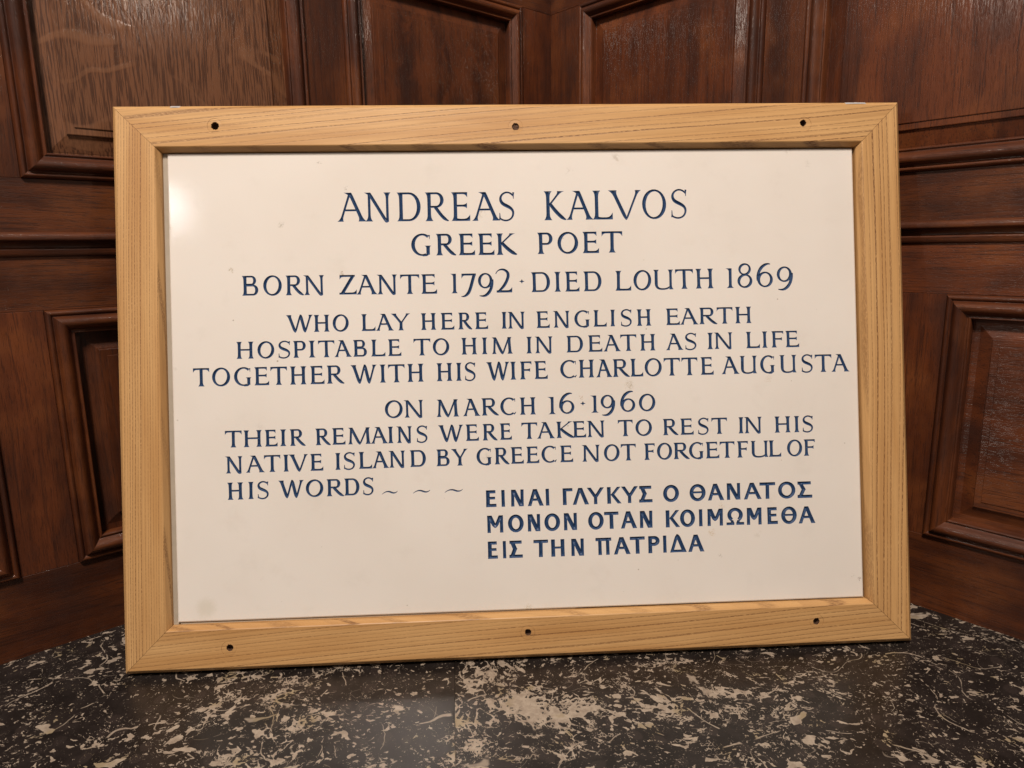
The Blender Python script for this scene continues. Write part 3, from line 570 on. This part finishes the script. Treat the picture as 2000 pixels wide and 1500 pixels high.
def roman(ch, w, t):
    t = t*1.20; g = G(); th = t*.56; e = .078; hs = t*.5
    so = e                                    # serif overhang
    if ch == 'I': g.stem(w/2, 0, w/2, 1, t, (w/2-hs,)*2, (w/2-hs,)*2)
    elif ch == '1': g.stem(w*.55, 0, w*.55, 1.0, t*.95, (w*.5-hs, w*.45-hs+.01), (w*.42, .0), r=.16)
    elif ch in 'EFL':
        x = so+hs; g.stem(x, 0, x, 1, t, (so, 0 if ch != 'F' else so), (so, 0 if ch != 'L' else so))
        if ch == 'F':
            g.bar(x, 1-th/2, w, 1-th/2, th, (0, 0), (.10, .0)); g.bar(x, .52, w*.88, .52, th, (0, 0), (.06, .06))
        if ch == 'L': g.bar(x, th/2, w, th/2, th*1.1, (0, .05), (0, .17), r=.2)
        if ch == 'E':
            g.bar(x, 1-th/2, w*.86, 1-th/2, th, (0, 0), (.12, .0)); g.bar(x, .53, w*.84, .53, th, (0, 0), (.065, .065)); g.bar(x, th/2, w, th/2, th*1.1, (0, .04), (0, .15), r=.2)
    elif ch == 'T':
        g.stem(w/2, 0, w/2, 1-th*.5, t, (.085, .085), (0, 0)); g.bar(0, 1-th/2-.004, w/2, 1-th/2, th, (.15, 0), (0, 0), r=.17); g.bar(w/2, 1-th/2, w, 1-th/2-.004, th, (0, 0), (.15, 0), r=.17)
    elif ch == 'H':
        a = so+hs; b = w-so-hs
        g.stem(a, 0, a, 1, t, (so, so), (so, so)); g.stem(b, 0, b, 1, t, (so, so), (so, so)); g.bar(a, .52, b, .52, th)
    elif ch == 'A':
        a = so+th*.6; b = w-so-t*.55; ax = w*.44
        g.stem(a, 0, ax-th*.1, .96, th*1.15, (so, so*.8), (0, 0), r=.2); g.stem(b, 0, ax, 1, t*1.05, (so, so), (.14, -.01), r=.2)
        yb = .42; g.bar(a+(ax-a)*yb, yb-.03, b+(ax-b)*yb, yb-.03, th*.95)
    elif ch == 'V':
        a = so+t*.5; b = w-so-th*.6; ax = w*.53
        g.stem(ax, -.03, a, 1, t*1.08, (-t*.35, -t*.45), (so+.02, so)); g.stem(ax, -.02, b, 1, th*1.1, (-th*.3, -th*.3), (so*.8, so))
    elif ch == 'W':
        a = so+t*.5; b = w-so-th*.6; v1 = w*.34; m = w*.535; v2 = w*.70
        g.stem(v1, -.04, a, 1, t*1.05, (-t*.38, -t*.42), (so, so*.8)); g.stem(v1, -.03, m, 1.0, th*1.15, (-th*.3, -th*.3), (-th*.2, -th*.2))
        g.stem(v2, -.04, m, 1.02, t*1.05, (-t*.38, -t*.42), (-t*.3, -t*.3)); g.stem(v2, -.03, b, 1, th*1.15, (-th*.3, -th*.3), (so, so))
    elif ch == 'N':
        a = so+th*.8+.04; b = w-so-th*.6
        g.stem(a, 0, a, .97, th*1.3, (so+.02, so), (0, 0)); g.stem(b, -.02, b, 1, th*1.3, (-th*.3, 0), (so, so)); 
        g.stem(b-th*.3, -.045, a-.01, 1, t*1.05, (-t*.2, -t*.25), (so+.02, -.01), r=.16)
    elif ch == 'M':
        a = so+th*.6; b = w-so-t*.5; la = a+.05; rb = b-.06; v = w*.51
        g.stem(a, 0, la, .97, th*1.3, (so, so), (0, 0)); g.stem(b, 0, rb, 1, t, (so, so), (0, so)); g.stem(v, -.03, la-.01, 1, t*1.05, (-t*.38, -t*.38), (so, -.01)); g.stem(v, -.02, rb, .98, th*1.1, (-th*.3, -th*.3), (0, 0))
    elif ch == 'K':
        x = so+hs; g.stem(x, 0, x, 1, t, (so, so), (so, so)); j = x+hs*.9
        g.stem(j, .53, w-so*1.5-th, 1, th*1.2, (0, 0), (so, so*1.2), r=.15); 
        pts = bez([(j+.01, .58), (j+.2*(w-j), .40), (w*.80, .04), (w, .015)], 12); g.path(pts, [t*.85+(t*.15)*math.sin(math.pi*i/12)-(t*.55)*max(0, (i-9)/3) for i in range(13)])
    elif ch == 'Y':
        a = so+t*.5; b = w-so-th*.6; c = w*.53
        g.stem(c, 0, c, .50, t, (so, so), (0, 0)); g.stem(c, .44, a, 1, t, (0, 0), (so, so)); g.stem(c+.01, .44, b, 1, th*1.15, (0, 0), (so*.8, so))
    elif ch == 'Z':
        g.bar(.02, 1-th*.6, w*.90, 1-th*.6, th*1.1, (.13, 0), (0, 0)); g.stem(t*.75, .02, w*.88-t*.35, .98, t*1.2); g.bar(0, th*.6, w, th*.6, th*1.1, (0, 0), (0, .16), r=.2)
    elif ch in 'O0': g.ell(w/2, .495, w/2, .52, 0, 360, t*1.02, th*.95, 26, tilt=-14)
    elif ch in 'CG':
        R = w*.56; g.ell(R, .495, R, .52, 52, 305 if ch == 'C' else 292, t*1.02, th*.95, 22, tilt=0, taper=(1, .9))
        tx, ty = R+R*math.cos(math.radians(52)), .495+.50*math.sin(math.radians(52))
        g.stem(w*.93, ty-.14, w*.93, ty+.055, th*.35, (-th*.12, 0), (.04, .012), r=.2)
        if ch == 'G': g.stem(w-so*.6-hs, .03, w-so*.6-hs, .45, t, (0, 0), (so, so*.8), r=.12); g.path([(R+.02, 0.0), (w*.78, .01), (w-so*.6-hs, .055)], [th*.95, th, th])
        else: g.path(bez([(R*1.55, .052), (R*1.65, .07), (w*.93, .10), (w, .17)], 6), [th, th*.9, th*.8, th*.7, th*.55, th*.4, th*.25])
    elif ch == 'S':
        pts = bez([(w*.93, .86), (w*.75, .985), (w*.50, 1.01), (w*.33, .955), (w*.02, .87), (w*.02, .65), (w*.35, .555), (w*.62, .475), (w*1.02, .41), (w*.90, .18), (w*.80, .00), (w*.38, -.06), (w*.07, .075)], 9)
        n = len(pts); ws = []
        for i in range(n):
            k = i/(n-1); ws.append(th*.85+(t*.95-th*.85)*math.exp(-((k-.52)/.17)**2))
        g.path(pts, ws); g.stem(w*.93, .76, w*.95, .985, th*.5, (-th*.15, 0), (.03, .01), r=.2); g.stem(w*.05, .03, w*.06, .27, th*.55, (.01, .035), (0, -th*.2), r=.2)
    elif ch == 'U':
        a = so+hs; b = w-so*1.1-th*.75
        pts = [(a, .97), (a, .7), (a, .4)]+bez([(a, .30), (a, .10), (a+.10*w, .02), (w*.47, .02)], 7)+bez([(w*.47, .02), (w*.62, .02), (w*.74, .05), (b, .16)], 5)[1:]
        n = len(pts); g.path(pts, [t*(.97) if i < 4 else t+(th*.95-t)*min(1, (i-3)/6) for i in range(n)])
        g.stem(a, .8, a, 1, t*.95, (0, 0), (so, so), r=.16); g.stem(b, 0, b, 1, th*1.45, (0, so*1.1), (so, so))
    elif ch in 'DBPR':
        x = so+hs; g.stem(x, 0, x, 1, t, (so, 0 if ch in 'DB' else so), (so, 0))
        def bowl(yt, yb, xr, tk):
            cy = (yt+yb)/2; ry = (yt-yb)/2; cx = max(x+.02, xr-ry*(.95 if ch != 'D' else .80)); rx = xr-cx
            pts = [(x, yt-th/2), ((x+cx)/2, yt-th/2)]; ws = [th, th]
            for i in range(17):
                a = math.radians(90-180*i/16); wd = th+(tk-th)*abs(math.cos(a))**1.5
                pts.append((cx+(rx-wd/2)*math.cos(a), cy+(ry-wd/2)*math.sin(a))); ws.append(wd)
            pts += [((x+cx)/2, yb+th/2), (x, yb+th/2)]; ws += [th, th]; g.path(pts, ws)
        if ch == 'D': bowl(1, 0, w, t*1.05)
        if ch == 'P': bowl(1, .42, w, t)
        if ch == 'B': bowl(1, .51, w*.88, t*.92); bowl(.55, 0, w, t)
        if ch == 'R':
            bowl(1, .46, w*.80, t*.98); j = x+(w-x)*.30
            pts = bez([(j, .50), (j+.25*(w-j), .34), (w*.76, .06), (w, .005)], 12); g.path(pts, [t*.9-(t*.6)*max(0, (i-9)/3) for i in range(13)])
    elif ch == '7':
        g.bar(.02, 1-th*.6, w, 1-th*.6, th*1.15, (.15, 0), (0, 0)); pts = bez([(w-t*.45, .98), (w*.72, .55), (w*.62, .12), (w*.45, -.02), (w*.30, -.16), (w*.14, -.19), (-.0, -.165)], 8)
        n = len(pts); g.path(pts, [t*1.0 if i < 8 else t*(1-.8*(i-8)/(n-9)) for i in range(n)])
    elif ch == '9':
        g.ell(w*.47, .62, w*.47, .40, 0, 360, t*.95, th*.9, 22, tilt=-10)
        pts = bez([(w-t*.5, .68), (w*1.0-t*.3, .35), (w*.80, .02), (w*.50, -.12), (w*.36, -.18), (w*.22, -.17), (w*.08, -.14)], 8); n = len(pts); g.path(pts, [t*.95 if i < 6 else t*(1-.75*(i-6)/(n-7)) for i in range(n)])
    elif ch == '6':
        g.ell(w*.53, .38, w*.47, .40, 0, 360, t*.95, th*.9, 22, tilt=-10)
        pts = bez([(t*.5+.02, .33), (w*.0+t*.3, .65), (w*.22, .98), (w*.52, 1.12), (w*.66, 1.18), (w*.80, 1.19), (w*.86, 1.15)], 8); n = len(pts); g.path(pts, [t*.95 if i < 6 else t*(1-.75*(i-6)/(n-7)) for i in range(n)])
    elif ch == '2':
        pts = bez([(.0, .96), (w*.04, 1.14), (w*.34, 1.25), (w*.56, 1.15), (w*.86, 1.02), (w*.78, .78), (w*.62, .52), (w*.48, .30), (w*.30, .16), (w*.10, .03)], 8); n = len(pts)
        g.path(pts, [th*.5+(t*.95-th*.5)*min(1, max(0, (i-2)/9)) if i < 18 else t*.95-(t*.35)*(i-18)/(n-19) for i in range(n)]); g.bar(.03, th*.65, w, th*.65, th*1.3, (0, 0), (0, .17), r=.2)
    elif ch == '8':
        g.ell(w*.50, .93, w*.42, .31, 0, 360, t*.80, th*.9, 20, tilt=-30); g.ell(w*.50, .335, w*.50, .36, 0, 360, t*.95, th*.95, 22, tilt=-20)
    elif ch == '*':
        r = w/2; c = (w/2, .56); pts = []
        for k in range(4):
            a = k*math.pi/2; pts.append((c[0]+r*math.cos(a), c[1]+r*.85*math.sin(a))); a += math.pi/4; pts.append((c[0]+r*.36*math.cos(a), c[1]+r*.36*math.sin(a)))
        for k in range(8): g.q.append([c, pts[k], pts[(k+1) % 8]])
    elif ch == '~':
        pts = bez([(0, -.09), (w*.22, .12), (w*.42, .11), (w*.60, .02), (w*.74, -.05), (w*.90, -.04), (w, .10)], 9); n = len(pts)
        g.path(pts, [.03+.075*math.sin(math.pi*i/(n-1))**1.3 for i in range(n)])
    return g.q

def greek(ch, w, t):
    t = t*1.22; g = G(); h = t*.5; b = t*.82
    V = lambda x, y0=0, y1=1, tt=t: g.stem(x, y0, x, y1, tt)
    if ch == 'I': V(w/2, tt=min(t, w))
    elif ch == 'E': V(h); g.bar(h, 1-b/2, w*.92, 1-b/2, b); g.bar(h, .53, w*.88, .53, b*.85); g.bar(h, b/2, w, b/2, b)
    elif ch == 'Γ': V(h); g.bar(h, 1-b/2, w, 1-b/2, b)
    elif ch == 'T': V(w/2); g.bar(0, 1-b/2, w, 1-b/2, b)
    elif ch == 'Π': V(w*.27, tt=t*.9); V(w*.76, tt=t*.9); g.bar(0, 1-b/2, w, 1-b/2, b)
    elif ch == 'H': V(h); V(w-h); g.bar(h, .52, w-h, .52, b*.65)
    elif ch == 'N': V(h*.95, tt=t*.85); V(w-h*.95, tt=t*.85); g.stem(w-t*.62, 0, t*.62, 1, t*1.2)
    elif ch == 'M': V(h*.9, tt=t*.85); V(w-h*.9, tt=t*.85); g.stem(w/2, .28, t*.62, 1, t*1.15, (-h*.85, -h*.85)); g.stem(w/2, .28, w-t*.62, 1, t*1.0, (-h*.75, -h*.75))
    elif ch == 'A': g.stem(h*.95, 0, w*.46, 1, t*.92); g.stem(w-h*1.05, 0, w*.47, 1, t*1.08); g.bar(w*.27, .37, w*.73, .37, b*.75)
    elif ch == 'Λ': g.stem(h*.95, 0, w*.47, 1, t*.92); g.stem(w-h*1.05, 0, w*.48, 1, t*1.08)
    elif ch == 'Δ': g.stem(h*.95, 0, w*.44, 1.03, t*.85, (0, 0), (-h*.5, -h*.5)); g.stem(w-h*1.1, 0, w*.44, 1.06, t*1.1, (0, 0), (-h*.8, -h*.8)); g.bar(h, b*.42, w-h, b*.42, b*.8)
    elif ch == 'Y': g.stem(w/2, 0, w/2, .5, t*.9); g.stem(w/2, .42, h*1.15, 1, t*1.05); g.stem(w/2, .42, w-h*1.15, 1, t*1.05)
    elif ch == 'K': V(h); g.stem(t*1.35, .52, w-h*1.5, 1, t*.95); g.stem(w-h*1.25, 0, t*1.35, .56, t*1.05)
    elif ch == 'P': V(h); g.path([(h, 1-b/2), (w*.45, 1-b/2)]+[(w*.50+(w*.5-h)*math.cos(math.radians(a)), .71+(.29-b/2)*math.sin(math.radians(a))) for a in range(90, -91, -15)]+[(w*.45, .42+b/2), (h, .42+b/2)], [b]*2+[b+(t-b)*math.cos(math.radians(a)) for a in range(90, -91, -15)]+[b]*2)
    elif ch == 'Σ': g.bar(.02, 1-b/2, w*.93, 1-b/2, b); g.bar(0, b/2, w, b/2, b); g.stem(w*.44, .50, t*.60, 1, t*1.15); g.stem(t*.55, 0, w*.44, .54, t*1.1)
    elif ch in 'OΘ':
        g.ell(w/2, .5, w/2, .52, 0, 360, t*1.02, t*.80, 26)
        if ch == 'Θ': g.bar(w*.10, .52, w*.90, .52, b*.62)
    elif ch == 'Ω':
        g.ell(w*.5, .60, w*.44, .43, -58, 238, t*1.02, t*.82, 24); g.stem(w*.63, b/2, w*.70, .30, t*.8); g.stem(w*.37, b/2, w*.30, .30, t*.8)
        g.bar(w*.60-h*.4, b/2, w, b/2, b*.85); g.bar(0, b/2, w*.40+h*.4, b/2, b*.85)
    return g.q

def build_lettering():
    """cut the letters into the stone: one triangulation shared by the stone's face and the V-cut letters"""
    K = 1000.0
    corners = [(67.0, 63.6), (1038.8, 61.6), (1038.8, 711.5), (67.2, 712.0)]
    e = 1.6
    inner = [(67.0+e, 63.6+e), (1038.8-e, 61.6+e), (1038.8-e, 711.5-e), (67.2+e, 712.0-e)]
    stone_faces, SV, key = [], [], {}
    def sv(p, z):
        k = (round(p[0], 4), round(p[1], 4), round(z, 4))
        if k not in key: key[k] = len(SV); SV.append((k[0]/K, k[1]/K, z/K))
        return key[k]
    Z0 = -11.0
    letters = []
    bands = []                                            # one horizontal band of stone per line of text
    y_hi = inner[2][1]+.3
    lines = []
    for st, cap, t, text, pos in LINES:
        if st: text = ''.join(chr(c) for c in text)
        vb = sum(p[1] for p in pos)/len(pos); lines.append((vb, st, cap, t, text, pos))
    groups = []
    for ln in sorted(lines, key=lambda l: -l[0]):
        lo = ln[0]-ln[2]*.24; hi = ln[0]+ln[2]*1.24
        if ln[4][0] == '~': lo, hi = ln[0]-4, ln[0]+4
        if groups and hi > groups[-1][0]: groups[-1][0] = min(groups[-1][0], lo); groups[-1][1] = max(groups[-1][1], hi); groups[-1][2].append(ln)
        else: groups.append([lo, hi, [ln]])
    cuts = [None]
    for a, b in zip(groups[:-1], groups[1:]): cuts.append((a[0]+b[1])/2)
    cuts.append(None)
    il = lambda y: inner[0][0]+(inner[3][0]-inner[0][0])*(y-inner[0][1])/(inner[3][1]-inner[0][1])
    ir = lambda y: inner[1][0]+(inner[2][0]-inner[1][0])*(y-inner[1][1])/(inner[2][1]-inner[1][1])
    for gi, (lo, hi, lns) in enumerate(groups):
        top = [inner[3], inner[2]] if gi == 0 else [(il(cuts[gi]), cuts[gi]), (ir(cuts[gi]), cuts[gi])]
        bot = [inner[0], inner[1]] if gi == len(groups)-1 else [(il(cuts[gi+1]), cuts[gi+1]), (ir(cuts[gi+1]), cuts[gi+1])]
        pts = [Vector(bot[0]), Vector(bot[1]), Vector(top[1]), Vector(top[0])]; faces = [[0, 1, 2, 3]]; fid = [-1]; names = []
        pk = {}
        def vi(p):
            k = (round(p[0], 3), round(p[1], 3))
            if k not in pk: pk[k] = len(pts); pts.append(Vector(k))
            return pk[k]
        for vb, st, cap, t, text, pos in lns:
            for ch, (u, v, wd) in zip(text, pos):
                qs = (greek if st else roman)(ch, wd/cap, t); lid = len(names); names.append((ch, cap))
                rj = random.Random(int(u*10+v)); sk = rj.uniform(-.012, .012)
                for q in qs:
                    idx = []
                    for x, y in q:
                        i = vi((u+(x+y*sk)*cap, v+y*cap))
                        if not idx or idx[-1] != i: idx.append(i)
                    if len(idx) > 1 and idx[0] == idx[-1]: idx.pop()
                    if len(set(idx)) < 3 or len(set(idx)) != len(idx): continue
                    ar = sum(pts[idx[k-1]].x*pts[idx[k]].y-pts[idx[k]].x*pts[idx[k-1]].y for k in range(len(idx)))
                    if abs(ar) < 1e-4: continue
                    if ar < 0: idx.reverse()
                    faces.append(idx); fid.append(lid)
        ov, oe, of, _, _, orig = delaunay_2d_cdt(pts, [], faces, 0, 1e-4)
        tri_l = []
        for f, oo in zip(of, orig):
            l = [fid[k] for k in oo if fid[k] >= 0]
            tri_l.append(min(l) if l else -1)
        for f, l in zip(of, tri_l):
            if l < 0: stone_faces.append(tuple(sv(ov[i], Z0) for i in f))
        em = {}
        for f, l in zip(of, tri_l):
            for a, b in zip(f, f[1:]+f[:1]): em.setdefault((min(a, b), max(a, b)), []).append(l)
        bed = [ed for ed, ls in em.items() if any(x >= 0 for x in ls) and any(x < 0 for x in ls)]
        onb = set(i for ed in bed for i in ed)
        A = np.array([ov[a][:] for a, b in bed]); B = np.array([ov[b][:] for a, b in bed]); D = B-A; DD = (D*D).sum(1)+1e-12
        depth = {}
        lv = set(i for f, l in zip(of, tri_l) if l >= 0 for i in f)
        for i in lv:
            if i in onb: depth[i] = 0.0; continue
            p = np.array(ov[i][:]); near = np.where((np.abs(A[:, 0]-p[0]) < 9) & (np.abs(A[:, 1]-p[1]) < 9))[0]
            if len(near) == 0: depth[i] = 0.4; continue
            a = A[near]; d = D[near]; tt = np.clip(((p-a)*d).sum(1)/DD[near], 0, 1); dist = np.sqrt((((a+d*tt[:, None])-p)**2).sum(1).min())
            depth[i] = min(dist*1.05, 2.6)
        per = {}
        for f, l in zip(of, tri_l):
            if l >= 0: per.setdefault(l, []).append(f)
        for l in sorted(per):
            m = {}; V = []; F = []
            for f in per[l]:
                r = []
                for i in f:
                    if i not in m: m[i] = len(V); V.append((ov[i].x, ov[i].y, Z0-.02-depth[i]))
                    r.append(m[i])
                F.append(tuple(r))
            letters.append((names[l], V, F))
    # eased rim and sides of the slab
    for z1, z2, P1, P2 in ((Z0-.9, Z0, corners, inner), (Z0-12.5, Z0-.9, corners, corners)):
        for i in range(4):
            j = (i+1) % 4
            stone_faces.append((sv(P1[i], z1), sv(P1[j], z1), sv(P2[j], z2), sv(P2[i], z2)))
    stone = mesh_obj('stone_tablet', SV, stone_faces, STONE, PL)
    for (ch, cap), V, F in letters:
        ox = min(v[0] for v in V); oy = min(v[1] for v in V)
        mesh_obj('letter' if ch not in '*~0123456789' else {'*': 'diamond_stop', '~': 'wavy_dash'}.get(ch, 'numeral'), [((x-ox)/K, (y-oy)/K, (z-Z0)/K) for x, y, z in V], F, PAINT, stone, matrix=Matrix.Translation((ox/K, oy/K, Z0/K)))
build_lettering()

# ------------------------------------------------------------ small residues on the top edge of the frame
def smear(x0, x1, hgt, seed, name='glue_residue'):
    FH = .7760-.0005
    rd = random.Random(seed); n = 14; V = []; F = []
    for i in range(n+1):
        x = x0+(x1-x0)*i/n; k = math.sin(math.pi*i/n)**.5
        h = hgt*k*rd.uniform(.35, 1.0); f = -.0035-.004*k*rd.uniform(.2, 1)
        V += [(x, FH-.0035+.0002*k, -.0015+.0006*k), (x, FH+.0003, -.0052), (x, FH+.0003+h, -.009), (x, FH+.0002+h*.6, -.016), (x, FH-.001, -.022)]
    for i in range(n):
        for k in range(4): a = i*5+k; F.append((a, a+5, a+6, a+1))
    mesh_obj(name, V, F, GLUE, PL, smooth=True)
smear(1.026, 1.0560, .0022, 4); smear(.0760, .0890, .0003, 9)
